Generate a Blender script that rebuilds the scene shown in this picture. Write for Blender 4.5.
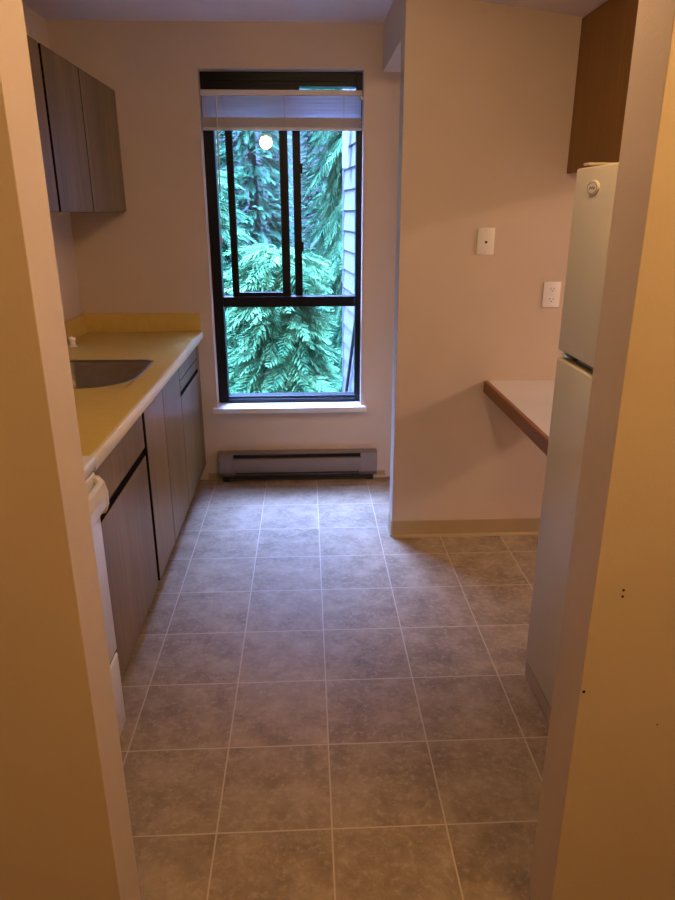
import bpy, bmesh, math, random
import numpy as np
from mathutils import Vector, Matrix

for _o in list(bpy.data.objects):
    bpy.data.objects.remove(_o)
SC = bpy.context.scene
COL = SC.collection
random.seed(7)

# ------------------------------------------------------------------ camera
cam_d = bpy.data.cameras.new('camera')
cam = bpy.data.objects.new('camera', cam_d)
COL.objects.link(cam)
cam.location = (-0.0448, -1.3806, 1.5464)
cam.rotation_euler = (1.23548, 0.00154, -0.04463)
cam_d.sensor_fit = 'VERTICAL'
cam_d.sensor_height = 36.0
cam_d.sensor_width = 27.0
cam_d.lens = 36.0 * 682.96 / 900.0
cam_d.clip_start = 0.02
SC.camera = cam

# ------------------------------------------------------------------ world, exposure
W = bpy.data.worlds.new('sky')
SC.world = W
W.use_nodes = True
_bg = W.node_tree.nodes['Background']
_bg.inputs[0].default_value = (0.27, 0.41, 1.0, 1)
# overcast sky: several times brighter overhead than near the horizon
_wt = W.node_tree
_tc = _wt.nodes.new('ShaderNodeTexCoord')
_sx = _wt.nodes.new('ShaderNodeSeparateXYZ')
_mr = _wt.nodes.new('ShaderNodeMapRange')
_mr.interpolation_type = 'SMOOTHSTEP'
_mr.inputs['From Min'].default_value = 0.55
_mr.inputs['From Max'].default_value = 1.0
_mr.inputs['To Min'].default_value = 3.0
_mr.inputs['To Max'].default_value = 320.0
_wt.links.new(_tc.outputs['Generated'], _sx.inputs[0])
_wt.links.new(_sx.outputs['Z'], _mr.inputs['Value'])
_wt.links.new(_mr.outputs[0], _bg.inputs[1])

SC.view_settings.view_transform = 'Standard'
SC.view_settings.look = 'None'
SC.view_settings.gamma = 1.0
SC.view_settings.use_curve_mapping = False
SC.view_settings.exposure = 0.0

# daylight portal in the window opening (guides sampling only, gives no light of its own)
_pd = bpy.data.lights.new('window_portal', 'AREA')
_pd.shape = 'RECTANGLE'
_pd.size, _pd.size_y = 0.84, 1.75
_pd.cycles.is_portal = True
_po = bpy.data.objects.new('window_portal', _pd)
_po.location = (-0.15, 2.76, 1.33)
_po.rotation_euler = (-math.pi / 2, 0, 0)
COL.objects.link(_po)

_p2 = _po.copy(); _p2.data = _pd.copy(); _p2.data.size, _p2.data.size_y = 1.88, 1.90
_p2.location = (3.5, 2.76, 1.255)
COL.objects.link(_p2)

HALL_LAMP = 115.0      # watts-ish emission strengths of the lamps
HALL_LAMP_FAR = 175.0
KITCHEN_LAMP = 76.0
DINING_LAMP = 420.0
WARM = (1.0, 0.59, 0.20)
WARM_PINK = (1.0, 0.66, 0.36)
WARM_NEUTRAL = (1.0, 0.70, 0.52)

# ------------------------------------------------------------------ materials
def new_mat(name):
    m = bpy.data.materials.new(name)
    m.use_nodes = True
    nt = m.node_tree
    b = nt.nodes['Principled BSDF']
    return m, nt, b

def N(nt, kind, **kw):
    n = nt.nodes.new(kind)
    for k, v in kw.items():
        setattr(n, k, v)
    return n

def mat(name, col, rough=0.6, metal=0.0, var=0.06, scale=6.0, stretch=(1, 1, 1), bump=0.0, bscale=80.0, spec=0.5):
    """colour with a soft procedural noise of its own"""
    m, nt, b = new_mat(name)
    tc = N(nt, 'ShaderNodeTexCoord')
    mp = N(nt, 'ShaderNodeMapping')
    mp.inputs['Scale'].default_value = stretch
    nz = N(nt, 'ShaderNodeTexNoise')
    nz.inputs['Scale'].default_value = scale
    nz.inputs['Detail'].default_value = 5
    cr = N(nt, 'ShaderNodeValToRGB')
    cr.color_ramp.elements[0].position = 0.3
    cr.color_ramp.elements[1].position = 0.7
    cr.color_ramp.elements[0].color = tuple(c * (1 - var) for c in col) + (1,)
    cr.color_ramp.elements[1].color = tuple(min(1, c * (1 + var)) for c in col) + (1,)
    nt.links.new(tc.outputs['Object'], mp.inputs['Vector'])
    nt.links.new(mp.outputs[0], nz.inputs['Vector'])
    nt.links.new(nz.outputs['Fac'], cr.inputs['Fac'])
    nt.links.new(cr.outputs[0], b.inputs['Base Color'])
    b.inputs['Roughness'].default_value = rough
    b.inputs['Metallic'].default_value = metal
    b.inputs['Specular IOR Level'].default_value = spec
    if bump:
        n2 = N(nt, 'ShaderNodeTexNoise')
        n2.inputs['Scale'].default_value = bscale
        n2.inputs['Detail'].default_value = 3
        bp = N(nt, 'ShaderNodeBump')
        bp.inputs['Strength'].default_value = bump
        bp.inputs['Distance'].default_value = 0.002
        nt.links.new(tc.outputs['Object'], n2.inputs['Vector'])
        nt.links.new(n2.outputs['Fac'], bp.inputs['Height'])
        nt.links.new(bp.outputs[0], b.inputs['Normal'])
    return m

def wood(name, dark, light, rough=0.4, grain=(60, 60, 2.0), spec=0.4):
    m, nt, b = new_mat(name)
    b.inputs['Specular IOR Level'].default_value = spec
    tc = N(nt, 'ShaderNodeTexCoord')
    mp = N(nt, 'ShaderNodeMapping')
    mp.inputs['Scale'].default_value = grain
    nz = N(nt, 'ShaderNodeTexNoise')
    nz.inputs['Scale'].default_value = 1.6
    nz.inputs['Detail'].default_value = 6
    nz.inputs['Roughness'].default_value = 0.6
    mp2 = N(nt, 'ShaderNodeMapping')
    mp2.inputs['Scale'].default_value = tuple(g * 0.14 for g in grain)
    nz2 = N(nt, 'ShaderNodeTexNoise')
    nz2.inputs['Scale'].default_value = 1.0
    mx = N(nt, 'ShaderNodeMath', operation='ADD')
    ml = N(nt, 'ShaderNodeMath', operation='MULTIPLY')
    ml.inputs[1].default_value = 0.5
    cr = N(nt, 'ShaderNodeValToRGB')
    cr.color_ramp.elements[0].position = 0.32
    cr.color_ramp.elements[1].position = 0.68
    cr.color_ramp.elements[0].color = dark + (1,)
    cr.color_ramp.elements[1].color = light + (1,)
    L = nt.links.new
    L(tc.outputs['Object'], mp.inputs[0]); L(tc.outputs['Object'], mp2.inputs[0])
    L(mp.outputs[0], nz.inputs['Vector']); L(mp2.outputs[0], nz2.inputs['Vector'])
    L(nz.outputs['Fac'], mx.inputs[0]); L(nz2.outputs['Fac'], mx.inputs[1])
    L(mx.outputs[0], ml.inputs[0]); L(ml.outputs[0], cr.inputs['Fac'])
    L(cr.outputs[0], b.inputs['Base Color'])
    b.inputs['Roughness'].default_value = rough
    return m

def floor_mat():
    """sheet vinyl printed as square brown stone tiles, grout lines on a 0.3048 m grid"""
    m, nt, b = new_mat('vinyl_tile')
    L = nt.links.new
    ge = N(nt, 'ShaderNodeNewGeometry')
    sp = N(nt, 'ShaderNodeSeparateXYZ')
    L(ge.outputs['Position'], sp.inputs[0])
    masks, cells = [], []
    for ax in ('X', 'Y'):
        d = N(nt, 'ShaderNodeMath', operation='DIVIDE'); d.inputs[1].default_value = 0.3048
        L(sp.outputs[ax], d.inputs[0])
        a = N(nt, 'ShaderNodeMath', operation='ADD'); a.inputs[1].default_value = 0.5
        L(d.outputs[0], a.inputs[0])
        fl = N(nt, 'ShaderNodeMath', operation='FLOOR'); L(d.outputs[0], fl.inputs[0])
        cells.append(fl)
        fr = N(nt, 'ShaderNodeMath', operation='FRACT'); L(a.outputs[0], fr.inputs[0])
        s = N(nt, 'ShaderNodeMath', operation='SUBTRACT'); s.inputs[1].default_value = 0.5
        L(fr.outputs[0], s.inputs[0])
        ab = N(nt, 'ShaderNodeMath', operation='ABSOLUTE'); L(s.outputs[0], ab.inputs[0])
        mr = N(nt, 'ShaderNodeMapRange', interpolation_type='SMOOTHSTEP')
        mr.inputs['From Min'].default_value = 0.004
        mr.inputs['From Max'].default_value = 0.0095
        mr.inputs['To Min'].default_value = 1.0
        mr.inputs['To Max'].default_value = 0.0
        L(ab.outputs[0], mr.inputs['Value'])
        masks.append(mr)
    gm = N(nt, 'ShaderNodeMath', operation='MAXIMUM')
    L(masks[0].outputs[0], gm.inputs[0]); L(masks[1].outputs[0], gm.inputs[1])
    # every tile its own offset into the mottling
    cmb = N(nt, 'ShaderNodeCombineXYZ')
    L(cells[0].outputs[0], cmb.inputs[0]); L(cells[1].outputs[0], cmb.inputs[1])
    wn = N(nt, 'ShaderNodeTexWhiteNoise'); L(cmb.outputs[0], wn.inputs['Vector'])
    sc = N(nt, 'ShaderNodeVectorMath', operation='SCALE'); sc.inputs['Scale'].default_value = 7.0
    L(wn.outputs['Color'], sc.inputs[0])
    av = N(nt, 'ShaderNodeVectorMath', operation='ADD')
    L(ge.outputs['Position'], av.inputs[0]); L(sc.outputs[0], av.inputs[1])
    n1 = N(nt, 'ShaderNodeTexNoise'); n1.inputs['Scale'].default_value = 9.0
    n1.inputs['Detail'].default_value = 8; n1.inputs['Roughness'].default_value = 0.68
    n2 = N(nt, 'ShaderNodeTexNoise'); n2.inputs['Scale'].default_value = 48.0
    n2.inputs['Detail'].default_value = 6; n2.inputs['Roughness'].default_value = 0.7
    L(av.outputs[0], n1.inputs['Vector']); L(av.outputs[0], n2.inputs['Vector'])
    c1 = N(nt, 'ShaderNodeValToRGB')
    e = c1.color_ramp.elements
    e[0].position, e[0].color = 0.30, (0.180, 0.124, 0.074, 1)
    e[1].position, e[1].color = 0.72, (0.395, 0.295, 0.193, 1)
    k = c1.color_ramp.elements.new(0.5); k.color = (0.280, 0.203, 0.126, 1)
    L(n1.outputs['Fac'], c1.inputs['Fac'])
    c2 = N(nt, 'ShaderNodeValToRGB')
    c2.color_ramp.elements[0].position, c2.color_ramp.elements[0].color = 0.50, (0, 0, 0, 1)
    c2.color_ramp.elements[1].position, c2.color_ramp.elements[1].color = 0.72, (1, 1, 1, 1)
    L(n2.outputs['Fac'], c2.inputs['Fac'])
    ma = N(nt, 'ShaderNodeMix', data_type='RGBA')
    ma.inputs[7].default_value = (0.49, 0.39, 0.285, 1)
    fm = N(nt, 'ShaderNodeMath', operation='MULTIPLY'); fm.inputs[1].default_value = 0.55
    L(c2.outputs[0], fm.inputs[0]); L(fm.outputs[0], ma.inputs[0])
    L(c1.outputs[0], ma.inputs[6])
    mb = N(nt, 'ShaderNodeMix', data_type='RGBA')
    mb.inputs[7].default_value = (0.49, 0.39, 0.285, 1)
    L(gm.outputs[0], mb.inputs[0]); L(ma.outputs[2], mb.inputs[6])
    L(mb.outputs[2], b.inputs['Base Color'])
    rr = N(nt, 'ShaderNodeMapRange')
    rr.inputs['To Min'].default_value = 0.42; rr.inputs['To Max'].default_value = 0.60; b.inputs['Specular IOR Level'].default_value = 0.25
    L(n2.outputs['Fac'], rr.inputs['Value']); L(rr.outputs[0], b.inputs['Roughness'])
    bp = N(nt, 'ShaderNodeBump'); bp.inputs['Strength'].default_value = 0.25; bp.inputs['Distance'].default_value = 0.002
    hs = N(nt, 'ShaderNodeMath', operation='SUBTRACT')
    L(n2.outputs['Fac'], hs.inputs[0]); L(gm.outputs[0], hs.inputs[1])
    L(hs.outputs[0], bp.inputs['Height']); L(bp.outputs[0], b.inputs['Normal'])
    return m

def glass_mat(name, tint=(0.93, 0.97, 0.97)):
    m, nt, b = new_mat(name)
    nt.nodes.remove(b)
    out = nt.nodes['Material Output']
    tr = N(nt, 'ShaderNodeBsdfTransparent'); tr.inputs[0].default_value = tint + (1,)
    gl = N(nt, 'ShaderNodeBsdfGlossy'); gl.inputs['Roughness'].default_value = 0.01
    # Schlick reflectance, the same from both sides of the thin sheet
    ge = N(nt, 'ShaderNodeNewGeometry')
    dt = N(nt, 'ShaderNodeVectorMath', operation='DOT_PRODUCT')
    ab = N(nt, 'ShaderNodeMath', operation='ABSOLUTE')
    om = N(nt, 'ShaderNodeMath', operation='SUBTRACT'); om.inputs[0].default_value = 1.0
    pw = N(nt, 'ShaderNodeMath', operation='POWER'); pw.inputs[1].default_value = 5.0
    fr = N(nt, 'ShaderNodeMath', operation='MULTIPLY_ADD'); fr.inputs[1].default_value = 0.96; fr.inputs[2].default_value = 0.04
    mx = N(nt, 'ShaderNodeMixShader')
    L = nt.links.new
    L(ge.outputs['Incoming'], dt.inputs[0]); L(ge.outputs['Normal'], dt.inputs[1])
    L(dt.outputs['Value'], ab.inputs[0]); L(ab.outputs[0], om.inputs[1]); L(om.outputs[0], pw.inputs[0]); L(pw.outputs[0], fr.inputs[0])
    L(fr.outputs[0], mx.inputs[0]); L(tr.outputs[0], mx.inputs[1]); L(gl.outputs[0], mx.inputs[2]); L(mx.outputs[0], out.inputs[0])
    return m

def emit_mat(name, col, s):
    m, nt, b = new_mat(name)
    b.inputs['Base Color'].default_value = (0.9, 0.88, 0.82, 1)
    b.inputs['Emission Color'].default_value = col + (1,)
    b.inputs['Emission Strength'].default_value = s
    return m

def slat_mat():
    m, nt, b = new_mat('blind_vinyl')
    out = nt.nodes['Material Output']
    b.inputs['Base Color'].default_value = (0.72, 0.70, 0.70, 1)
    b.inputs['Roughness'].default_value = 0.5
    tl = N(nt, 'ShaderNodeBsdfTranslucent'); tl.inputs[0].default_value = (0.80, 0.80, 0.90, 1)
    mx = N(nt, 'ShaderNodeMixShader'); mx.inputs[0].default_value = 0.68
    nt.links.new(b.outputs[0], mx.inputs[1]); nt.links.new(tl.outputs[0], mx.inputs[2])
    nt.links.new(mx.outputs[0], out.inputs[0])
    return m

def leaf_mat(name, dark, light):
    m, nt, b = new_mat(name)
    out = nt.nodes['Material Output']
    ge = N(nt, 'ShaderNodeNewGeometry')
    nz = N(nt, 'ShaderNodeTexNoise'); nz.inputs['Scale'].default_value = 5.0; nz.inputs['Detail'].default_value = 4
    cr = N(nt, 'ShaderNodeValToRGB')
    cr.color_ramp.elements[0].position, cr.color_ramp.elements[0].color = 0.35, dark + (1,)
    cr.color_ramp.elements[1].position, cr.color_ramp.elements[1].color = 0.65, light + (1,)
    nt.links.new(ge.outputs['Position'], nz.inputs['Vector'])
    nt.links.new(nz.outputs['Fac'], cr.inputs[0]); nt.links.new(cr.outputs[0], b.inputs['Base Color'])
    b.inputs['Roughness'].default_value = 0.8
    b.inputs['Specular IOR Level'].default_value = 0.06
    tl = N(nt, 'ShaderNodeBsdfTranslucent'); nt.links.new(cr.outputs[0], tl.inputs[0])
    mx = N(nt, 'ShaderNodeMixShader'); mx.inputs[0].default_value = 0.25
    nt.links.new(b.outputs[0], mx.inputs[1]); nt.links.new(tl.outputs[0], mx.inputs[2])
    nt.links.new(mx.outputs[0], out.inputs[0])
    return m

M = dict(
    paint=mat('wall_paint', (0.62, 0.498, 0.388), 0.6, var=0.02, bump=0.22, bscale=160),
    ceiling=mat('ceiling_paint', (0.78, 0.72, 0.74), 0.8, var=0.03, bump=0.5, bscale=120),
    floor=floor_mat(),
    hall_dark=mat('hall_floor_dark', (0.07, 0.045, 0.025), 0.95, var=0.2, scale=200),  # dark tone chosen to weaken bounce from the unseen hall floor
    cove=mat('cove_base', (0.42, 0.31, 0.17), 0.5, var=0.03),
    trim=mat('trim_paint', (0.72, 0.68, 0.63), 0.4, var=0.02),
    bronze=mat('bronze_frame', (0.005, 0.0048, 0.005), 0.4, var=0.1, spec=0.25),
    glass=glass_mat('window_glass'),
    slat=slat_mat(),
    blind_rail=mat('blind_rail', (0.62, 0.56, 0.53), 0.45, var=0.02),
    cord=mat('blind_cord', (0.55, 0.52, 0.50), 0.5),
    laminate=wood('cabinet_laminate', (0.098, 0.061, 0.021), (0.225, 0.148, 0.064), 0.42, spec=0.22),
    carcass=mat('cabinet_carcass', (0.010, 0.006, 0.005), 0.8, spec=0.1),
    brown=wood('brown_veneer', (0.195, 0.090, 0.020), (0.275, 0.135, 0.036), 0.55, spec=0.2),
    oak_edge=wood('table_edge_wood', (0.18, 0.066, 0.014), (0.27, 0.105, 0.027), 0.4, grain=(40, 2, 60)),
    counter=mat('counter_laminate', (0.64, 0.45, 0.115), 0.36, var=0.04, scale=40),
    counter_edge=mat('counter_edge', (0.66, 0.57, 0.36), 0.35, var=0.03),
    steel=mat('brushed_steel', (0.30, 0.26, 0.22), 0.36, metal=1.0, var=0.08, scale=30, stretch=(1, 12, 1)),
    chrome=mat('chrome', (0.75, 0.75, 0.74), 0.12, metal=1.0, var=0.02),
    enamel=mat('white_enamel', (0.78, 0.74, 0.70), 0.25, var=0.015),
    cream=mat('cream_plastic', (0.70, 0.62, 0.44), 0.35, var=0.02),
    fridge=mat('fridge_enamel', (0.63, 0.54, 0.37), 0.38, var=0.015, bump=0.10, bscale=300, spec=0.22),
    kick=mat('kick_plate_enamel', (0.44, 0.36, 0.23), 0.45, var=0.02),
    gasket=mat('dark_rubber', (0.03, 0.028, 0.025), 0.6),
    table=mat('white_laminate', (0.66, 0.61, 0.56), 0.35, var=0.02),
    heater=mat('heater_enamel', (0.24, 0.19, 0.165), 0.38, metal=0.3, var=0.03),
    heater_dark=mat('heater_slot', (0.015, 0.012, 0.012), 0.7),
    plate=mat('plate_plastic', (0.84, 0.79, 0.70), 0.35, var=0.02),
    plate_white=mat('outlet_plastic', (0.86, 0.83, 0.82), 0.3, var=0.02),
    black=mat('black_plastic', (0.01, 0.01, 0.01), 0.5),
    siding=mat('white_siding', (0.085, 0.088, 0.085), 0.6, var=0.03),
    gutter=mat('grey_metal', (0.20, 0.20, 0.26), 0.5),
    bark=mat('bark', (0.055, 0.040, 0.032), 0.9, var=0.4, scale=20, stretch=(4, 4, 1), bump=0.6, bscale=40),
    ground=mat('forest_floor', (0.004, 0.010, 0.006), 0.95, var=0.4, scale=2),
    leaf_a=leaf_mat('cedar_leaf', (0.010, 0.052, 0.022), (0.058, 0.165, 0.068)),
    leaf_b=leaf_mat('fir_leaf', (0.007, 0.038, 0.019), (0.042, 0.125, 0.058)),
    leaf_c=leaf_mat('fresh_leaf', (0.010, 0.056, 0.020), (0.075, 0.195, 0.072)),
)

# ------------------------------------------------------------------ mesh helpers
class MB:
    """collects shapes given in world coordinates; build() links them as ONE mesh object"""
    def __init__(self):
        self.bm = bmesh.new()

    def box(self, x0, x1, y0, y1, z0, z1, bev=0.0, seg=2):
        bm = bmesh.new()
        r = bmesh.ops.create_cube(bm, size=1.0)
        for v in r['verts']:
            v.co = Vector(((x0 + x1) / 2 + v.co.x * (x1 - x0), (y0 + y1) / 2 + v.co.y * (y1 - y0),
                           (z0 + z1) / 2 + v.co.z * (z1 - z0)))
        if bev:
            bmesh.ops.bevel(bm, geom=bm.edges[:], offset=bev, segments=seg, profile=0.5, affect='EDGES')
        self._merge(bm)
        return self

    def _merge(self, bm):
        me = bpy.data.meshes.new('tmp')
        bm.to_mesh(me); bm.free()
        self.bm.from_mesh(me)
        bpy.data.meshes.remove(me)

    def prism(self, poly, axis, a0, a1, bev=0.0):
        """poly: 2-D outline in the two other axes (in order), extruded along axis from a0 to a1"""
        bm = bmesh.new()
        def P(p, a):
            if axis == 'x': return (a, p[0], p[1])
            if axis == 'y': return (p[0], a, p[1])
            return (p[0], p[1], a)
        lo = [bm.verts.new(P(p, a0)) for p in poly]
        hi = [bm.verts.new(P(p, a1)) for p in poly]
        bm.faces.new(lo); bm.faces.new(list(reversed(hi)))
        n = len(poly)
        for i in range(n):
            bm.faces.new((lo[i], hi[i], hi[(i + 1) % n], lo[(i + 1) % n]))
        bmesh.ops.recalc_face_normals(bm, faces=bm.faces[:])
        if bev:
            bmesh.ops.bevel(bm, geom=bm.edges[:], offset=bev, segments=2, profile=0.5, affect='EDGES')
        self._merge(bm)
        return self

    def tube(self, pts, r, n=10, caps=True):
        bm = bmesh.new()
        pts = [Vector(p) for p in pts]
        rs = r if isinstance(r, (list, tuple)) else [r] * len(pts)
        rings = []
        up = Vector((0.123, 0.347, 0.93)).normalized()
        for i, p in enumerate(pts):
            d = (pts[min(i + 1, len(pts) - 1)] - pts[max(i - 1, 0)]).normalized()
            if abs(d.dot(up)) > 0.97: up = Vector((1, 0.1, 0)).normalized()
            u = d.cross(up).normalized(); v = d.cross(u).normalized()
            rings.append([bm.verts.new(p + rs[i] * (math.cos(t) * u + math.sin(t) * v))
                          for t in (2 * math.pi * k / n for k in range(n))])
        for a, b in zip(rings, rings[1:]):
            for k in range(n):
                bm.faces.new((a[k], a[(k + 1) % n], b[(k + 1) % n], b[k]))
        if caps:
            bm.faces.new(rings[0]); bm.faces.new(list(reversed(rings[-1])))
        bmesh.ops.recalc_face_normals(bm, faces=bm.faces[:])
        self._merge(bm)
        return self

    def lathe(self, prof, origin, axis='z', n=28):
        """prof: (radius, height) pairs turned about an axis through origin"""
        bm = bmesh.new()
        o = Vector(origin)
        rings = []
        for (r, h) in prof:
            ring = []
            for k in range(n):
                t = 2 * math.pi * k / n
                a, b = r * math.cos(t), r * math.sin(t)
                p = {'z': (a, b, h), 'x': (h, a, b), 'y': (a, h, b)}[axis]
                ring.append(bm.verts.new(o + Vector(p)))
            rings.append(ring)
        for a, b in zip(rings, rings[1:]):
            for k in range(n):
                bm.faces.new((a[k], a[(k + 1) % n], b[(k + 1) % n], b[k]))
        bm.faces.new(rings[0]); bm.faces.new(list(reversed(rings[-1])))
        bmesh.ops.remove_doubles(bm, verts=bm.verts[:], dist=1e-5)
        bmesh.ops.recalc_face_normals(bm, faces=bm.faces[:])
        self._merge(bm)
        return self

    def build(self, name, material, parent=None, smooth=None, edge=None):
        base = root_of(parent).location.copy() if parent else None
        if base is None:
            vs = [v.co for v in self.bm.verts]
            base = Vector(((min(v.x for v in vs) + max(v.x for v in vs)) / 2,
                           (min(v.y for v in vs) + max(v.y for v in vs)) / 2, min(v.z for v in vs)))
        for v in self.bm.verts:
            v.co -= base
        me = bpy.data.meshes.new(name)
        self.bm.to_mesh(me); self.bm.free()
        me.materials.append(material)
        if edge:                      # four narrow sides of a cabinet front painted dark, as shade in the gaps
            me.materials.append(edge)
            for p in me.polygons:
                if abs(p.normal.x) < 0.6: p.material_index = 1
        o = bpy.data.objects.new(name, me)
        COL.objects.link(o)
        if parent: o.parent = parent
        else: o.location = base
        if smooth:
            me.shade_smooth()
            me.set_sharp_from_angle(angle=math.radians(smooth))
        return o

def root_of(o):
    while o.parent: o = o.parent
    return o

def tag(o, label=None, cat=None, group=None, kind=None):
    if label: o['label'] = label
    if cat: o['category'] = cat
    if group: o['group'] = group
    if kind: o['kind'] = kind
    return o

def thing(name, label, cat, loc, group=None):
    o = bpy.data.objects.new(name, None)
    o.location = loc; o.empty_display_size = 0.1
    COL.objects.link(o)
    return tag(o, label, cat, group)

def struct(name, mb, m, label=None):
    o = mb.build(name, m)
    return tag(o, label, None, None, 'structure')

# ------------------------------------------------------------------ the room shell
CEIL = 2.44
YB = 2.54           # kitchen back wall face
XL = -1.30          # kitchen left wall face
XR = 1.42           # kitchen right wall face
struct('floor', MB().box(-2.0, 5.2, -0.33, 3.0, -0.12, 0.0), M['floor'], 'brown square tile vinyl floor with pale grout lines')
struct('floor_hall', MB().box(-2.0, 5.2, -3.6, -0.33, -0.12, 0.0), M['hall_dark'], 'unseen hall floor, made dark to cut bounced light')  # unseen; made dark so less light bounces up the hall walls
struct('ceiling', MB().box(-2.0, 5.2, -3.6, 2.80, CEIL, CEIL + 0.12), M['ceiling'], 'pale textured kitchen ceiling')
# back wall with the window opening
WX0, WX1, WZ0, WZ1 = -0.580, 0.267, 0.462, 2.234
bw = MB()
bw.box(XL - 0.12, WX0, YB, YB + 0.16, 0, CEIL)
bw.box(WX1, 2.55, YB, YB + 0.16, 0, CEIL)
bw.box(4.45, 5.2, YB, YB + 0.16, 0, CEIL)
bw.box(2.55, 4.45, YB, YB + 0.16, 0, 0.30)
bw.box(2.55, 4.45, YB, YB + 0.16, 2.21, CEIL)
bw.box(WX0, WX1, YB, YB + 0.16, 0, WZ0 - 0.022)
bw.box(WX0, WX1, YB, YB + 0.16, WZ1, CEIL)
struct('wall_back', bw, M['paint'], 'beige kitchen back wall around the window')
struct('wall_left', MB().box(XL - 0.12, XL, -0.185, YB, 0, CEIL), M['paint'], 'beige wall behind the kitchen counter')
struct('wall_right', MB().box(XR, XR + 0.12, -0.185, 0.66, 0, CEIL), M['paint'], 'wall behind the refrigerator')
# wall the photo is taken through: two plain pieces either side of a full height opening
struct('wall_front_left', MB().box(-2.0, -0.459, -0.308, -0.185, 0, CEIL, 0.0015), M['paint'], 'orange lit wall and jamb left of the kitchen opening')
struct('wall_front_right', MB().box(0.463, 5.2, -0.327, -0.205, 0, CEIL, 0.0015), M['paint'], 'orange lit wall and jamb right of the kitchen opening')
# stub partition, bulkhead, soffit
struct('wall_partition', MB().box(0.363, 1.46, 1.71, 1.83, 0, CEIL, 0.003), M['paint'], 'beige partition wall holding the two plates')
struct('trim_1', MB().box(0.364, XR, 1.83, YB, 2.222, CEIL), M['paint'], 'bulkhead dropping from the ceiling beside the window')
sf = MB().prism([(0.363, 2.366), (1.42, 2.235), (1.42, CEIL), (0.363, CEIL)], 'y', 0.30, 1.71)
struct('trim_2', sf, M['ceiling'], 'lowered ceiling above the brown cabinet')
# hall behind the camera and dining room through the pass-through (never seen directly, they hold the light)
struct('wall_hall_left', MB().box(-2.0, -1.88, -3.6, -0.31, 0, CEIL), M['paint'])
struct('wall_hall_right', MB().box(1.9, 2.02, -3.6, -0.327, 0, CEIL), M['paint'])
struct('wall_hall_back', MB().box(-1.88, 1.9, -3.6, -3.48, 0, CEIL), M['paint'])
struct('wall_dining_right', MB().box(5.08, 5.2, -0.205, YB, 0, CEIL), M['paint'])

# baseboards
def cove(y, x0, x1, h, name, label):
    p = [(y, 0), (y - 0.012, 0), (y - 0.010, 0.006), (y - 0.005, 0.014), (y - 0.0035, h - 0.003), (y - 0.001, h), (y, h)]
    return struct(name, MB().prism(p, 'x', x0, x1), M['cove'], label)
cove(1.71, 0.366, 1.42, 0.090, 'baseboard_partition', 'tan vinyl cove baseboard on the partition')
cove(YB, -0.66, 0.42, 0.045, 'baseboard_back', 'low tan baseboard under the window')
bp_ = [(0.363, 0), (0.355, 0), (0.359, 0.012), (0.3605, 0.088), (0.363, 0.09)]
struct('baseboard_stub', MB().prism(bp_, 'y', 1.712, 1.828), M['cove'])

# nail holes left in the hall side of the right wall
for (x, z, r) in ((0.5165, 0.903, 0.0032), (0.5165, 0.890, 0.0032), (0.470, 0.684, 0.0042), (0.625, 0.601, 0.002)):
    r *= 0.42
    h = MB().lathe([(r * 1.8, 0.0), (r * 1.5, -0.001), (r, -0.0007), (r * 0.9, 0.0)], (x, -0.3272, z), 'y', 12)
    o = h.build('nail_hole', M['carcass'])
    tag(o, None, None, None, 'structure')

# ------------------------------------------------------------------ window
win = thing('window_1', 'tall black framed window looking onto trees', None, ((WX0 + WX1) / 2, 2.63, WZ0))
tag(win, None, None, None, 'structure')
FY0, FY1 = 2.625, 2.70
fr = MB()
fr.box(WX0, -0.523, FY0, FY1, WZ0, WZ1, 0.003)
fr.box(0.236, WX1, FY0, FY1, WZ0, WZ1, 0.003)
fr.box(-0.523, 0.236, FY0, FY1, 2.168, WZ1, 0.003)
fr.box(-0.523, -0.066, FY0, FY1, 2.135, 2.170, 0.002)
fr.box(-0.523, 0.236, FY0, FY1, WZ0, 0.502, 0.003)
fr.box(-0.523, 0.236, FY0, FY1, 1.030, 1.088, 0.003)
fr.box(-0.523, 0.236, FY0 - 0.012, FY0, 2.190, 2.206, 0.002)      # rib on the head
fr.box(-0.523, 0.236, FY0 - 0.010, FY0, WZ0, 0.486, 0.002)
fo = fr.build('window_frame', M['bronze'], win)
# fixed half: meeting stile
st = MB().box(-0.109, -0.066, 2.672, 2.694, 1.088, 2.170, 0.002)
st.box(-0.066, -0.056, 2.668, 2.678, 1.745, 1.800, 0.003)
st.box(-0.066, -0.056, 2.668, 2.678, 1.335, 1.390, 0.003)
st.build('meeting_stile', M['bronze'], win)
# sliding sash
sa = MB()
sa.box(-0.466, -0.428, 2.634, 2.660, 1.088, 2.170, 0.003)
sa.box(-0.180, -0.134, 2.634, 2.660, 1.088, 2.170, 0.003)
sa.box(-0.428, -0.180, 2.634, 2.660, 1.088, 1.112, 0.002)
sa.box(-0.428, -0.180, 2.634, 2.660, 2.085, 2.170, 0.002)
so = sa.build('sliding_sash', M['bronze'], win)
MB().box(-0.430, -0.178, 2.645, 2.649, 1.112, 2.090).build('sash_pane', M['glass'], so)
MB().box(-0.068, 0.238, 2.680, 2.684, 1.084, 2.172).build('upper_pane', M['glass'], win)
MB().box(-0.525, 0.238, 2.660, 2.664, 0.498, 1.034).build('lower_pane', M['glass'], win)
sl = MB().box(-0.604, 0.297, 2.490, YB, 0.430, 0.462, 0.004)
sl.box(WX0 + 0.001, WX1 - 0.001, YB - 0.002, 2.640, 0.440, 0.4618, 0.001)
sl.build('window_sill', M['trim'], win)

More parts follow.
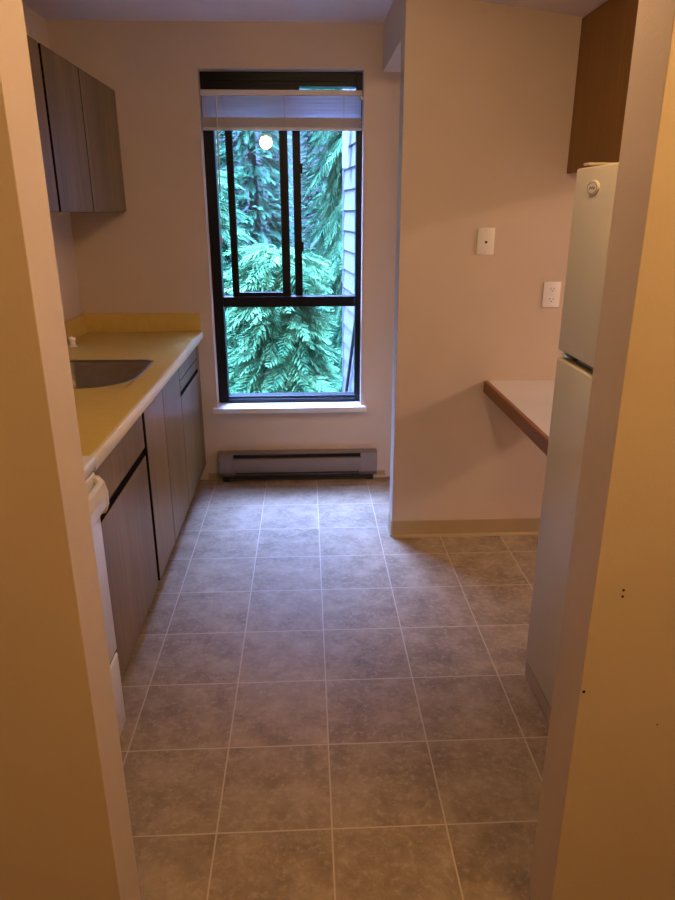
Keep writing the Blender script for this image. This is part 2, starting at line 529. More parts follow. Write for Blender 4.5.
# unseen dining room window, added further right for cool light by the partition
win2 = thing('window_added', None, None, (3.5, 2.63, 0.30))
tag(win2, None, None, None, 'structure')
f2 = MB()
for (a, b, c, d) in ((2.55, 2.61, 0.30, 2.21), (4.39, 4.45, 0.30, 2.21), (2.61, 4.39, 0.30, 0.36), (2.61, 4.39, 2.15, 2.21), (3.47, 3.53, 0.36, 2.15)):
    f2.box(a, b, FY0, FY1, c, d, 0.003)
f2.build('window_frame', M['bronze'], win2)
for (a, b) in ((2.608, 3.472), (3.528, 4.392)):
    MB().box(a, b, 2.660, 2.664, 0.358, 2.152).build('pane', M['glass'], win2)

# blind, raised
bl = thing('venetian_blind', 'white venetian blind pulled up at the top of the window', 'window blind', (-0.155, 2.58, 1.95))
MB().box(-0.574, 0.262, 2.558, 2.592, 2.115, 2.141, 0.003).build('headrail', M['blind_rail'], bl)
for k in range(6):
    z = 2.1050 - k * 0.0162      # closed: each slat hangs nearly upright and overlaps the next
    p = [(2.5660, z - 0.0110), (2.5705, z - 0.003), (2.5756, z + 0.005), (2.5810, z + 0.0105),
         (2.5816, z + 0.0101), (2.5763, z + 0.0044), (2.5713, z - 0.0034), (2.5668, z - 0.0112)]
    MB().prism(p, 'x', -0.570, 0.257).build('slat', M['slat'], bl)
sk = MB()
for k in range(12):
    z = 1.970 + k * 0.0036
    sk.box(-0.571 + 0.0015 * math.sin(k * 2.1), 0.259 + 0.0015 * math.sin(k * 1.3), 2.562 - 0.001 * math.sin(k), 2.588, z, z + 0.0022, 0.0005, 1)
sk.build('slat_stack', M['blind_rail'], bl)
MB().box(-0.572, 0.260, 2.562, 2.588, 1.952, 1.968, 0.004).build('bottom_rail', M['blind_rail'], bl)
for x in (-0.46, -0.145, 0.165):
    cd = MB()
    cd.tube([(x, 2.5600, 2.123), (x, 2.5595, 1.955)], 0.0013, 6)
    cd.tube([(x, 2.5900, 2.123), (x, 2.5900, 1.955)], 0.0013, 6)
    cd.box(x - 0.007, x + 0.007, 2.5565, 2.5615, 1.951, 1.969, 0.001)
    cd.build('ladder_cord', M['cord'], bl)
wd = MB().tube([(-0.494, 2.552, 2.120), (-0.496, 2.551, 1.9), (-0.500, 2.551, 1.640)], 0.0042, 8)
wd.build('tilt_wand', M['cord'], bl, 40)
tc_ = MB().tube([(-0.487, 2.553, 2.118), (-0.494, 2.554, 1.8), (-0.503, 2.554, 1.42)], 0.0016, 6)
tc_.lathe([(0.001, 0.0), (0.006, -0.008), (0.0075, -0.03), (0.005, -0.036), (0.0, -0.036)], (-0.503, 2.554, 1.425), 'z', 12)
tc_.build('pull_cord', M['cord'], bl, 40)
MB().box(0.250, 0.2665, 2.550, 2.594, 2.096, 2.112, 0.002).build('mounting_bracket', M['enamel'], bl)

# ------------------------------------------------------------------ baseboard heater
ht = thing('baseboard_heater', 'grey metal electric baseboard heater under the window', 'heater', (-0.112, 2.505, 0.03))
x0, x1 = -0.588, 0.364
hb = MB()
prof = [(2.538, 0.040), (2.492, 0.040), (2.478, 0.052), (2.472, 0.066), (2.470, 0.138), (2.474, 0.150), (2.485, 0.154), (2.485, 0.150), (2.538, 0.150)]
hb.prism(prof, 'x', x0 + 0.012, x1 - 0.012)
hb.prism([(2.538, 0.187), (2.480, 0.187), (2.474, 0.183), (2.476, 0.179), (2.538, 0.179)], 'x', x0, x1)
hb.build('housing', M['heater'], ht, 35)
for (a, b) in ((x0, x0 + 0.088), (x1 - 0.100, x1)):
    MB().prism([(2.538, 0.036), (2.492, 0.036), (2.477, 0.050), (2.4695, 0.066), (2.4675, 0.140), (2.471, 0.168), (2.474, 0.180), (2.538, 0.180)], 'x', a, b, 0.0015).build('end_cap', M['heater'], ht)
MB().box(x0 + 0.08, x1 - 0.09, 2.500, 2.536, 0.148, 0.181).build('louver_slot', M['heater_dark'], ht)
MB().box(x0 + 0.10, x1 - 0.11, 2.4690, 2.4790, 0.058, 0.066, 0.001).build('intake_slot', M['heater_dark'], ht)
MB().box(x0 + 0.02, x1 - 0.02, 2.49, 2.535, 0.018, 0.041).build('base', M['heater_dark'], ht)
for x in (x0 + 0.04, x1 - 0.04):
    MB().box(x - 0.02, x + 0.02, 2.50, 2.53, 0.0, 0.019).build('foot', M['heater_dark'], ht)

# ------------------------------------------------------------------ base cabinets on the left
FX = -0.670        # front faces
def base_cab(y0, y1, label, fronts, fill=0.0):
    """fronts: list of (name, y0, y1, z0, z1)"""
    t = thing('base_cabinet', label, 'cabinet', (-0.985, (y0 + y1) / 2, 0), 'base cabinets under the counter')
    b = MB()
    b.box(-1.29, FX - 0.020, y0, y0 + 0.017, 0.10, 0.868)
    b.box(-1.29, FX - 0.020, y1 - 0.017, y1, 0.10, 0.868)
    b.box(-1.29, FX - 0.020, y0 + 0.017, y1 - 0.017, 0.10, 0.118)
    b.box(-1.29, -1.278, y0 + 0.017, y1 - 0.017, 0.118, 0.868)
    b.box(FX - 0.032, FX - 0.020, y0 + 0.017, y1 - 0.017, 0.118, 0.868 - (0.22 if 'sink' in label else 0))
    b.build('body', M['carcass'], t)
    MB().box(-0.742, -0.728, y0, y1, 0.0, 0.10).build('toe_kick', M['carcass'], t)
    for (nm, a, c, z0, z1) in fronts:
        MB().box(FX - 0.018, FX, a, c, z0, z1, 0.0015).build(nm, M['laminate'], t, edge=M['carcass'])
    return t
base_cab(0.435, 1.128, 'woodgrain base cabinet beside the white stove, one wide drawer over a door',
         [('drawer', 0.440, 1.112, 0.700, 0.862), ('door', 0.440, 1.112, 0.102, 0.669)])
base_cab(1.130, 1.908, 'two-door woodgrain base cabinet below the sink, full-height doors',
         [('door', 1.150, 1.498, 0.102, 0.862), ('door', 1.503, 1.906, 0.102, 0.862)])
cab3 = base_cab(1.910, 2.538, 'woodgrain base cabinet in the corner by the window, slatted drawer over a door',
         [('drawer', 1.912, 2.46, 0.768, 0.862), ('rail', 1.912, 2.46, 0.712, 0.764), ('door', 1.912, 2.46, 0.102, 0.688),
          ('filler_strip', 2.463, 2.538, 0.102, 0.862)])

# countertop with a cut-out for the sink
SX0, SX1, SY0, SY1 = -1.165, -0.738, 1.205, 1.735
ct = thing('countertop', 'mustard yellow laminate countertop with pale front edge', 'countertop', (-0.97, 1.48, 0.87))
cz0, cz1 = 0.870, 0.910
cm = MB()
cm.box(-1.298, -0.652, 0.424, SY0 + 0.01, cz0, cz1)
cm.box(-1.298, -0.652, SY1 - 0.01, 2.538, cz0, cz1)
cm.box(-1.298, SX0 + 0.01, SY0 + 0.01, SY1 - 0.01, cz0, cz1)
cm.box(SX1 - 0.01, -0.652, SY0 + 0.01, SY1 - 0.01, cz0, cz1)
def rrect(x0, x1, y0, y1, r, n=10):
    """outline with big front corners towards the cook and small corners at the far end"""
    rn, rf = r * 1.65, r * 0.5
    pts = []
    for (cx, cy, a0, q) in ((x1 - rf, y1 - rf, 0, rf), (x0 + rf, y1 - rf, 90, rf), (x0 + rf, y0 + rf, 180, rf), (x1 - rn, y0 + rn, 270, rn)):
        for k in range(n + 1):
            t = math.radians(a0 + 90 * k / n)
            pts.append((cx + q * math.cos(t), cy + q * math.sin(t)))
    return pts
_o = rrect(SX0 + 0.008, SX1 - 0.008, SY0 + 0.008, SY1 - 0.008, 0.117)
for q, corner in enumerate(((SX1, SY1), (SX0, SY1), (SX0, SY0), (SX1, SY0))):
    cm.prism([corner] + list(reversed(_o[q * 11:q * 11 + 11])), 'z', cz0, cz1)
cm.build('top', M['counter'], ct)
ep = [(-0.652, 0.866), (-0.640, 0.866), (-0.6375, 0.870), (-0.6375, 0.9055), (-0.6395, 0.9095), (-0.6435, 0.9108), (-0.652, 0.910)]
MB().prism(ep, 'y', 0.424, 2.538).build('front_edge', M['counter_edge'], ct, 40)
bs = MB().box(-1.298, -0.645, 2.518, 2.538, cz1, 1.012, 0.003)
bs.build('backsplash', M['counter'], ct)
MB().box(-1.298, -1.278, 0.424, 2.518, cz1, 1.012, 0.003).build('backsplash', M['counter'], ct)

# sink
sk = thing('kitchen_sink', 'stainless steel sink bowl set in the yellow counter', 'sink', ((SX0 + SX1) / 2, (SY0 + SY1) / 2, 0.75))
sm = MB()
rings = []
for (ins, z, r) in ((0.0, 0.9103, 0.125), (0.002, 0.9125, 0.124), (0.010, 0.9130, 0.118), (0.014, 0.9105, 0.115), (0.018, 0.890, 0.112), (0.026, 0.790, 0.105), (0.040, 0.762, 0.092), (0.075, 0.752, 0.06)):
    rings.append([sm.bm.verts.new((x, y, z)) for (x, y) in rrect(SX0 + ins - 0.002, SX1 - ins + 0.002, SY0 + ins - 0.002, SY1 - ins + 0.002, r)])
for a, b in zip(rings, rings[1:]):
    n = len(a)
    for k in range(n):
        sm.bm.faces.new((a[k], b[k], b[(k + 1) % n], a[(k + 1) % n]))
sm.bm.faces.new(rings[-1])
bmesh.ops.recalc_face_normals(sm.bm, faces=sm.bm.faces[:])
bowl = sm.build('bowl', M['steel'], sk, 50)
MB().lathe([(0.042, 0.0), (0.042, 0.003), (0.034, 0.004), (0.030, 0.001), (0.0, 0.001)], ((SX0 + SX1) / 2, (SY0 + SY1) / 2, 0.7525)).build('drain', M['chrome'], sk, 40)
# faucet
fa = thing('kitchen_faucet', 'chrome faucet and white sprayer knob behind the sink at the left jamb', 'faucet', (-1.225, 1.50, 0.91))
MB().box(-1.255, -1.195, 1.37, 1.63, 0.9102, 0.924, 0.006).build('base_plate', M['chrome'], fa, 40)
for yy in (1.40, 1.60):
    MB().lathe([(0.022, 0.013), (0.021, 0.04), (0.017, 0.048), (0.0, 0.048)], (-1.225, yy, 0.911)).build('handle', M['chrome'], fa, 40)
sp_ = MB().tube([(-1.225, 1.50, 0.92), (-1.225, 1.50, 1.04), (-1.215, 1.50, 1.08), (-1.19, 1.50, 1.10), (-1.15, 1.50, 1.095), (-1.08, 1.50, 1.06), (-1.04, 1.50, 1.03)], 0.011, 12)
sp_.build('spout', M['chrome'], fa, 50)
MB().lathe([(0.022, 0.0), (0.022, 0.005), (0.015, 0.008), (0.014, 0.026), (0.018, 0.032), (0.017, 0.042), (0.008, 0.048), (0.0, 0.048)], (-1.222, 2.09, 0.9102)).build('sprayer', M['enamel'], fa, 40)

# ------------------------------------------------------------------ stove
sv = thing('stove', 'white kitchen range at the near end of the counter', 'stove', (-0.97, 0.12, 0))
y0, y1 = -0.178, 0.423
MB().box(-1.29, -0.680, y0, y1, 0.0, 0.878, 0.004).build('body', M['enamel'], sv)
MB().box(-1.295, -0.632, y0, y1, 0.880, 0.914, 0.008, 3).build('cooktop', M['enamel'], sv, 40)
od = MB().box(-0.680, -0.640, y0 + 0.004, y1 - 0.003, 0.288, 0.868, 0.006, 3).build('oven_door', M['enamel'], sv, 40)
hd = MB()
hp = [(-0.641, 0.760), (-0.632, 0.748), (-0.617, 0.752), (-0.610, 0.772), (-0.609, 0.808), (-0.616, 0.838), (-0.630, 0.856), (-0.641, 0.858),
      (-0.641, 0.842), (-0.630, 0.836), (-0.624, 0.818), (-0.623, 0.790), (-0.629, 0.776), (-0.641, 0.776)]
hd.prism(hp, 'y', y1 - 0.030, y1 - 0.006, 0.001)
hd.prism(hp, 'y', y0 + 0.006, y0 + 0.030, 0.001)
hd.prism([(-0.620, 0.762), (-0.611, 0.772), (-0.609, 0.808), (-0.616, 0.838), (-0.626, 0.848), (-0.622, 0.820), (-0.623, 0.785)], 'y', y0 + 0.02, y1 - 0.02, 0.001)
hd.build('handle', M['cream'], od, 40)
MB().box(-0.640, -0.638, y0 + 0.12, y1 - 0.24, 0.40, 0.64).build('oven_window', M['black'], od)
MB().box(-0.680, -0.6395, y0 + 0.004, y1 - 0.003, 0.018, 0.276, 0.006, 3).build('drawer', M['enamel'], sv, 40)
MB().box(-0.681, -0.646, y0 + 0.006, y1 - 0.0035, 0.270, 0.294).build('gap_shade_strip', M['black'], sv)  # black strip standing in for the shade between door and drawer
MB().box(-1.296, -1.225, y0, y1, 0.914, 1.06, 0.01, 3).build('control_panel', M['enamel'], sv, 40)
for (bx, by, r) in ((-0.82, 0.27, 0.075), (-0.82, -0.03, 0.095), (-1.09, 0.27, 0.095), (-1.09, -0.03, 0.075)):
    b = MB()
    pts = [(bx + (0.018 + (r - 0.018) * k / 60) * math.cos(k * 0.42), by + (0.018 + (r - 0.018) * k / 60) * math.sin(k * 0.42), 0.922) for k in range(61)]
    b.tube(pts, 0.005, 6)
    b.build('burner', M['black'], sv, 50)

# ------------------------------------------------------------------ upper cabinets on the left
def upper_cab(y0, y1, label, doors, z0=1.552, z1=2.130, fx=-1.0):
    t = thing('wall_cabinet', label, 'cabinet', (-1.15, (y0 + y1) / 2, z0), 'upper cabinets above the counter')
    b = MB().box(-1.299, fx - 0.020, y0, y1, z0, z1, 0.001)
    b.build('body', M['laminate'], t)
    MB().box(fx - 0.0205, fx - 0.0185, y0, y1, z0 + 0.002, z1 - 0.002).build('gap_shade_sheet', M['carcass'], t)  # dark sheet behind the doors, paints shade into the gaps
    for (nm, a, c) in doors:
        MB().box(fx - 0.018, fx, a, c, z0 - 0.004 if nm == 'door' else z0, z1, 0.0015).build(nm, M['laminate'], t, edge=M['carcass'] if nm == 'door' else None)
    return t
upper_cab(1.485, 2.538, 'two-door woodgrain wall cabinet nearest the window', [('door', 1.503, 1.937), ('door', 1.946, 2.505), ('filler_strip', 2.507, 2.538)])
upper_cab(0.43, 1.483, 'woodgrain wall cabinet nearest the left jamb, mostly hidden', [('door', 0.450, 0.945), ('door', 0.952, 1.478)])

# ------------------------------------------------------------------ refrigerator on the right
fg = thing('refrigerator', 'white top-freezer refrigerator beside the right jamb', 'refrigerator', (1.05, 0.22, 0))
gy0, gy1 = -0.150, 0.603
MB().box(0.765, 1.405, gy0 + 0.004, gy1 - 0.004, 0.022, 1.664, 0.010, 3).build('body', M['fridge'], fg, 40)
MB().box(0.750, 0.766, gy0 + 0.012, gy1 - 0.012, 0.075, 1.645).build('gasket', M['gasket'], fg)
fz = MB().box(0.698, 0.752, gy0, gy1, 1.160, 1.657, 0.006, 4).build('freezer_door', M['fridge'], fg, 40)
fd = MB().box(0.698, 0.752, gy0, gy1, 0.074, 1.137, 0.006, 4).build('refrigerator_door', M['fridge'], fg, 40)
MB().box(0.728, 0.765, gy0 + 0.004, gy1 - 0.010, 1.130, 1.170).build('door_gap_strip', M['gasket'], fg)
hg = MB().box(0.706, 0.765, gy1 - 0.075, gy1 - 0.012, 1.146, 1.153, 0.001)
hg.tube([(0.716, gy1 - 0.022, 1.134), (0.716, gy1 - 0.022, 1.166)], 0.007, 12)
hg.build('hinge', M['chrome'], fg, 40)
MB().box(0.722, 0.740, gy0 + 0.02, gy1 - 0.10, 1.143, 1.156).build('divider_trim', M['heater'], fg)
hc = MB().box(0.712, 0.800, gy1 - 0.045, gy1 - 0.008, 1.664, 1.670, 0.002)
hc.build('hinge_cover', M['fridge'], fg)
# oval emblem on the freezer door
em = MB()
def oval(mb, cy, cz, a, b, x_out, x_in, n=32):
    lo = [mb.bm.verts.new((x_in, cy + a * math.cos(2 * math.pi * k / n), cz + b * math.sin(2 * math.pi * k / n))) for k in range(n)]
    hi = [mb.bm.verts.new((x_out, cy + a * 0.9 * math.cos(2 * math.pi * k / n), cz + b * 0.9 * math.sin(2 * math.pi * k / n))) for k in range(n)]
    for k in range(n):
        mb.bm.faces.new((lo[k], lo[(k + 1) % n], hi[(k + 1) % n], hi[k]))
    mb.bm.faces.new(hi)
oval(em, 0.470, 1.604, 0.040, 0.019, 0.6935, 0.6985)
bmesh.ops.recalc_face_normals(em.bm, faces=em.bm.faces[:])
eo = em.build('emblem', M['cream'], fz, 30)
e2 = MB()
n = 40
ring_pts = [(0.6933, 0.470 + 0.031 * math.cos(2 * math.pi * k / n), 1.604 + 0.0135 * math.sin(2 * math.pi * k / n)) for k in range(n + 1)]
e2.tube(ring_pts, 0.0009, 6, caps=False)
e2.tube([(0.6932, 0.489, 1.600), (0.6932, 0.481, 1.608), (0.6932, 0.474, 1.602), (0.6932, 0.466, 1.607), (0.6932, 0.459, 1.601), (0.6932, 0.451, 1.606)], 0.0013, 6)
e2.build('emblem_lettering', M['heater'], fz)
# handles on the near edge of both doors
for (zz0, zz1, dr) in ((1.20, 1.48, fz), (0.74, 1.10, fd)):
    h = MB().tube([(0.702, gy0 + 0.05, zz0), (0.665, gy0 + 0.05, zz0 + 0.02), (0.660, gy0 + 0.05, (zz0 + zz1) / 2), (0.665, gy0 + 0.05, zz1 - 0.02), (0.702, gy0 + 0.05, zz1)], 0.011, 10)
    h.build('handle', M['cream'], dr, 50)
MB().box(0.702, 0.780, gy0 + 0.006, gy1 - 0.004, 0.008, 0.066, 0.002).build('kick_plate', M['kick'], fg)
for yy in (gy0 + 0.06, gy1 - 0.06):
    MB().lathe([(0.02, 0.0), (0.02, 0.012), (0.012, 0.016), (0.012, 0.03), (0, 0.03)], (1.30, yy, 0.0)).build('foot', M['gasket'], fg)
    MB().lathe([(0.016, 0.0), (0.016, 0.010), (0, 0.010)], (0.76, yy, 0.0)).build('foot', M['gasket'], fg)

# ------------------------------------------------------------------ bar table, brown cabinet, plates
tb = thing('bar_table', 'white laminate table with brown wood edge fixed to the partition', 'table', (1.11, 1.2, 0))
MB().box(0.797, 1.42, 0.68, 1.709, 0.752, 0.800, 0.001).build('tabletop', M['table'], tb)
MB().prism([(0.778, 0.747), (0.797, 0.747), (0.797, 0.8005), (0.782, 0.8005), (0.778, 0.797)], 'y', 0.68, 1.709).build('edge_trim', M['oak_edge'], tb)
MB().box(1.36, 1.405, 0.70, 0.745, 0.0, 0.752, 0.002).build('leg', M['oak_edge'], tb)
MB().box(0.86, 1.40, 1.688, 1.709, 0.715, 0.752).build('wall_cleat', M['oak_edge'], tb)

bc = thing('wall_cabinet', 'dark brown wood wall cabinet hung above the refrigerator and table', 'cabinet', (1.24, 1.2, 1.70))
MB().box(1.088, 1.405, 0.68, 1.709, 1.702, 2.232, 0.001).build('body', M['brown'], bc)
MB().prism([(0.68, 1.700), (1.709, 1.700), (1.709, 2.274), (0.68, 2.274)], 'x', 1.070, 1.0875, 0.001).build('side_panel', M['brown'], bc)

pl = thing('blank_wall_plate', 'ivory cover plate with one small hole, upper left of the outlet', 'wall plate', (0.7415, 1.71, 1.368))
MB().box(0.704, 0.779, 1.7035, 1.7098, 1.368, 1.481, 0.0025, 3).build('plate', M['plate'], pl, 40)
MB().lathe([(0.0055, 0.0), (0.0055, -0.0015), (0.0035, -0.002), (0.0, -0.002)], (0.7425, 1.7035, 1.421), 'y', 16).build('jack', M['black'], pl)
for z in (1.379, 1.470):
    MB().lathe([(0.003, 0.0), (0.0028, -0.001), (0.0, -0.0012)], (0.7415, 1.7035, z), 'y', 12).build('screw', M['cream'], pl)
ol = thing('wall_outlet', 'white duplex outlet low on the partition beside the refrigerator', 'outlet', (1.057, 1.71, 1.138))
MB().box(1.0185, 1.0955, 1.7045, 1.7098, 1.138, 1.250, 0.0025, 3).build('plate', M['plate_white'], ol, 40)
for cz in (1.2165, 1.1715):
    f = MB()
    pts = []
    for k in range(28):
        t = 2 * math.pi * k / 28
        pts.append((1.057 + max(-0.0165, min(0.0165, 0.0172 * math.cos(t))), cz + max(-0.0125, min(0.0125, 0.0172 * math.sin(t)))))
    f.prism(pts, 'y', 1.7025, 1.7045)
    fo_ = f.build('receptacle', M['plate_white'], ol)
    s = MB()
    s.box(1.0488, 1.0508, 1.7018, 1.7026, cz - 0.001, cz + 0.008)
    s.box(1.0632, 1.0652, 1.7018, 1.7026, cz - 0.001, cz + 0.007)
    s.lathe([(0.0026, 0.0), (0.0026, -0.0007), (0.0, -0.0007)], (1.057, 1.7025, cz - 0.007), 'y', 10)
    s.build('slots', M['black'], fo_)
MB().lathe([(0.003, 0.0), (0.0028, -0.001), (0.0, -0.0012)], (1.057, 1.7045, 1.194), 'y', 12).build('screw', M['plate'], ol)

# ------------------------------------------------------------------ lamps (behind the camera and in the dining room)
def dome_lamp(x, y, label, col, strength, r=0.10):
    t = thing('ceiling_lamp', label, 'lamp', (x, y, CEIL - 0.16))
    MB().lathe([(r + 0.02, 0.0), (r + 0.02, -0.018), (r + 0.005, -0.024), (0, -0.024)], (x, y, CEIL)).build('canopy', M['enamel'], t, 40)
    prof = [(r * math.cos(a), -0.026 - r * 0.95 * math.sin(a)) for a in (math.radians(9 * k) for k in range(11))]
    prof = [(max(p[0], 0.0), p[1]) for p in prof]
    MB().lathe(prof, (x, y, CEIL)).build('shade', emit_mat('lamp_glow', col, strength), t, 60)
    return t
dome_lamp(0.28, 0.10, 'glowing dome lamp on the kitchen ceiling inside the opening', WARM_PINK, KITCHEN_LAMP, 0.11)
dome_lamp(0.78, -1.05, 'glowing dome lamp on the hall ceiling at the right', WARM, HALL_LAMP, 0.10)
def globe_lamp(x, y, label, col, strength, r=0.075):
    t = thing('globe_lamp', label, 'lamp', (x, y, CEIL - 0.2))
    MB().lathe([(0.055, 0.0), (0.055, -0.015), (0.030, -0.024), (0.030, -0.045), (0, -0.045)], (x, y, CEIL)).build('canopy', M['enamel'], t, 40)
    prof = [(r * math.sin(a), -0.035 - r + r * 1.0 * math.cos(a)) for a in (math.radians(10 * k) for k in range(19))]
    MB().lathe(prof, (x, y, CEIL)).build('globe', emit_mat('globe_glow', col, strength), t, 60)
    return t
globe_lamp(-0.50, -2.25, 'glowing globe lamp further down the hall ceiling', WARM, HALL_LAMP_FAR * 0.52)
dome_lamp(4.2, 0.75, 'glowing dome lamp on the dining room ceiling', WARM_NEUTRAL, DINING_LAMP, 0.13)

# ------------------------------------------------------------------ outdoors
struct('ground', MB().box(-14, 14, 2.9, 22, -3.3, -3.0), M['ground'], 'shaded forest ground below the window')

# neighbouring wing with white lap siding
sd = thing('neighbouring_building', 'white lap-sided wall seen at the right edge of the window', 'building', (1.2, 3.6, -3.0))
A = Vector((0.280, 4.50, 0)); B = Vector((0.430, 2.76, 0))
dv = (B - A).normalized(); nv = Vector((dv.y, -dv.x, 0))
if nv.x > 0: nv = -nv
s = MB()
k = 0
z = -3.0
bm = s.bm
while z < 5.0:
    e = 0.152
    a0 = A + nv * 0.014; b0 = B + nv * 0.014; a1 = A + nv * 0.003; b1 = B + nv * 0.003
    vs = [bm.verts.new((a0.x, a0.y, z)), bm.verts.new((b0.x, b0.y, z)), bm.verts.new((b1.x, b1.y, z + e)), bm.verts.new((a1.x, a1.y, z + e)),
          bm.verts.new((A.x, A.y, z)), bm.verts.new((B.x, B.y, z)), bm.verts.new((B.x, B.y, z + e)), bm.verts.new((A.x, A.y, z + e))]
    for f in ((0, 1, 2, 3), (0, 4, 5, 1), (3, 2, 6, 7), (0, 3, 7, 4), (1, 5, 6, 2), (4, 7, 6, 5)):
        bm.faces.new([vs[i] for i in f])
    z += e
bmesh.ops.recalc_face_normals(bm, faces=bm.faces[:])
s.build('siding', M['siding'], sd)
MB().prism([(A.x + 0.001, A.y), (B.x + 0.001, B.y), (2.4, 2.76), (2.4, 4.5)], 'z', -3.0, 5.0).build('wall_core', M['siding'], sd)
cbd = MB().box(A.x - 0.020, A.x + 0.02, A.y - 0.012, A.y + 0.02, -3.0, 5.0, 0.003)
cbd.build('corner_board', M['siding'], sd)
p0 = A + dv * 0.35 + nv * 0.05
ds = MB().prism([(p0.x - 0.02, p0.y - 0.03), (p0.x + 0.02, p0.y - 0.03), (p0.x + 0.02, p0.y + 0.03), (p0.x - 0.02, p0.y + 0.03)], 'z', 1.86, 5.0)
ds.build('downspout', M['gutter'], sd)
q0 = A + dv * 0.315 + nv * 0.03; q1 = A + dv * 0.86 + nv * 0.03
MB().tube([(q0.x, q0.y, 0.13), (q1.x, q1.y, 0.90)], 0.013, 8).build('cable', M['black'], sd)

def frond_template(L, n, lmax, wid, droop, rng):
    """a feathery branch along +Y: a midrib with narrow leaflets either side; returns verts, quads"""
    V, F = [], []
    for i in range(n):
        t = (i + 0.6) / n
        y = L * t
        zc = -droop * t * t
        ln = lmax * (math.sin(math.pi * min(1, 0.18 + 0.80 * t)) ** 0.8) * rng.uniform(0.8, 1.15)
        for sgn in (-1, 1):
            a = math.radians(rng.uniform(38, 58)) * (1 - 0.35 * t)
            dx, dy = sgn * math.sin(a), math.cos(a)
            dz = -rng.uniform(0.15, 0.5)
            px, py = -dy, dx
            b = len(V)
            V.append((0, y, zc))
            V.append((dx * ln * 0.45 + px * wid, y + dy * ln * 0.45 + py * wid, zc + dz * ln * 0.30))
            V.append((dx * ln, y + dy * ln, zc + dz * ln))
            V.append((dx * ln * 0.45 - px * wid, y + dy * ln * 0.45 - py * wid, zc + dz * ln * 0.34 - 0.004))
            F.append((b, b + 1, b + 2, b + 3))
    b = len(V)
    for (yy, w) in ((0, 0.006), (L * 0.5, 0.004), (L, 0.001)):
        V.append((-w, yy, -droop * (yy / L) ** 2 + 0.002)); V.append((w, yy, -droop * (yy / L) ** 2 + 0.002))
    F.append((b, b + 1, b + 3, b + 2)); F.append((b + 2, b + 3, b + 5, b + 4))
    return np.array(V), F

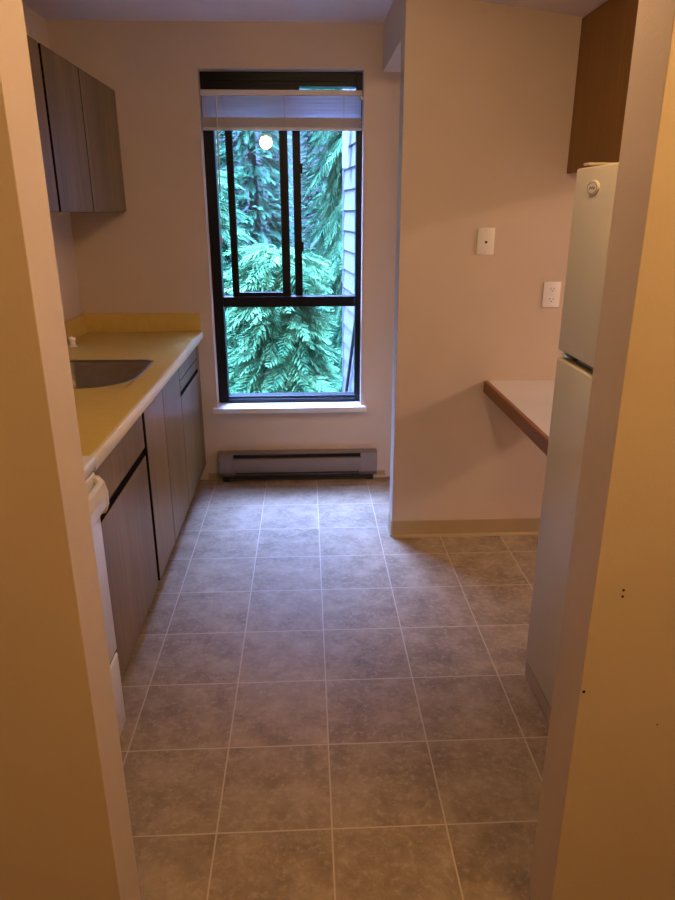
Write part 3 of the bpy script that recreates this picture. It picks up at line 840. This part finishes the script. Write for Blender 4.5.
def make_tree(name, label, loc, height, z0, radius, count, leaf, seed, fr, pitch=(-70, -20), shape=0.85, trunk_r=0.14):
    rng = random.Random(seed)
    t = thing(name, label, 'tree', loc, None)
    MB().tube([(loc[0], loc[1], loc[2]), (loc[0] + 0.03, loc[1], loc[2] + height * 0.5), (loc[0], loc[1], loc[2] + height * 0.97)], [trunk_r, trunk_r * 0.6, 0.012], 10).build('trunk', M['bark'], t, 60)
    temps = [frond_template(*fr, rng) for _ in range(5)]
    VV, FF, off = [], [], 0
    for i in range(count):
        u = rng.random()
        h = z0 + (height - z0) * (1 - (1 - u) ** 0.55) if True else 0
        h = z0 + (height - z0) * rng.random() ** 1.25
        rr = radius * max(0.05, (1 - ((h - z0) / (height - z0)) ** 1.3)) ** shape
        r = rr * (0.35 + 0.65 * rng.random() ** 0.6)
        az = rng.uniform(0, 2 * math.pi)
        V, F = temps[rng.randrange(5)]
        s = rng.uniform(0.75, 1.2)
        mt = (Matrix.Rotation(az + rng.uniform(-0.5, 0.5), 3, 'Z') @ Matrix.Rotation(math.radians(rng.uniform(*pitch)), 3, 'X') @ Matrix.Rotation(rng.uniform(-0.5, 0.5), 3, 'Y'))
        A_ = np.array(mt) * s
        # frond direction is local +Y, so its azimuth is az + 90 degrees
        ca, sa_ = math.cos(az + math.pi / 2), math.sin(az + math.pi / 2)
        base = np.array([ca * r * 0.75, sa_ * r * 0.75, h])
        VV.append(V @ A_.T + base)
        FF.extend([tuple(q + off for q in f) for f in F])
        off += len(V)
    VV = np.concatenate(VV)
    me = bpy.data.meshes.new('foliage')
    me.from_pydata(VV.tolist(), [], FF)
    me.materials.append(leaf)
    o = bpy.data.objects.new('foliage', me)
    COL.objects.link(o)
    o.parent = t
    return t

def copy_tree(src, loc, rz, scale, label):
    r = src.copy(); COL.objects.link(r)
    r.location = loc; r.rotation_euler = (0, 0, rz); r.scale = (scale, scale, scale)
    r['label'] = label
    for ch in list(src.children):
        c = ch.copy(); COL.objects.link(c); c.parent = r
    return r

CEDAR = (0.55, 16, 0.11, 0.0075, 0.16)
FIR = (0.36, 13, 0.075, 0.0075, 0.06)
BROAD = (0.42, 11, 0.14, 0.010, 0.12)

struct('backdrop_slope', MB().prism([(13.8, -3.0), (16.5, 4.6), (20.0, 5.0), (20.0, -3.0)], 'x', -13, 13), M['ground'], 'dark backdrop slope added far behind the trees to hide the sky')  # near-black backdrop, added so gaps between the trees stay dark
# front row, low
t3 = make_tree('young_tree', 'bright leafy young tree low behind the lower pane', (-0.30, 5.30, -3.0), 4.25, 0.9, 0.42, 1900, M['leaf_c'], 8, BROAD, (-45, 10), 0.35, 0.05)
t4 = make_tree('young_tree', 'blue-green leafy young tree behind the left panes', (-1.22, 6.9, -3.0), 5.0, 0.8, 0.48, 1500, M['leaf_a'], 9, BROAD, (-40, 15), 0.35, 0.05)
# middle row
t1 = make_tree('cedar_tree', 'drooping cedar next to the white siding, right half of the window', (0.74, 7.6, -3.0), 8.0, 1.0, 0.85, 2400, M['leaf_a'], 3, CEDAR, (-75, -25), 0.6)
t2 = make_tree('fir_tree', 'tall dark fir seen through the sliding sash', (-0.85, 9.8, -3.0), 8.2, 1.0, 0.85, 3400, M['leaf_b'], 5, FIR, (-40, 15), 0.6)
copy_tree(t1, (-3.6, 9.6, -3.0), 1.1, 1.0, 'drooping cedar left of the dark fir, beyond the left frame')
# back row
copy_tree(t2, (0.45, 12.2, -3.0), 2.2, 1.0, 'dark fir in the back row behind the cedar')
copy_tree(t1, (-2.1, 12.2, -3.0), 0.7, 1.0, 'drooping cedar in the back row at the left')
copy_tree(t2, (2.9, 12.2, -3.0), 3.9, 1.0, 'dark fir in the back row behind the white siding')
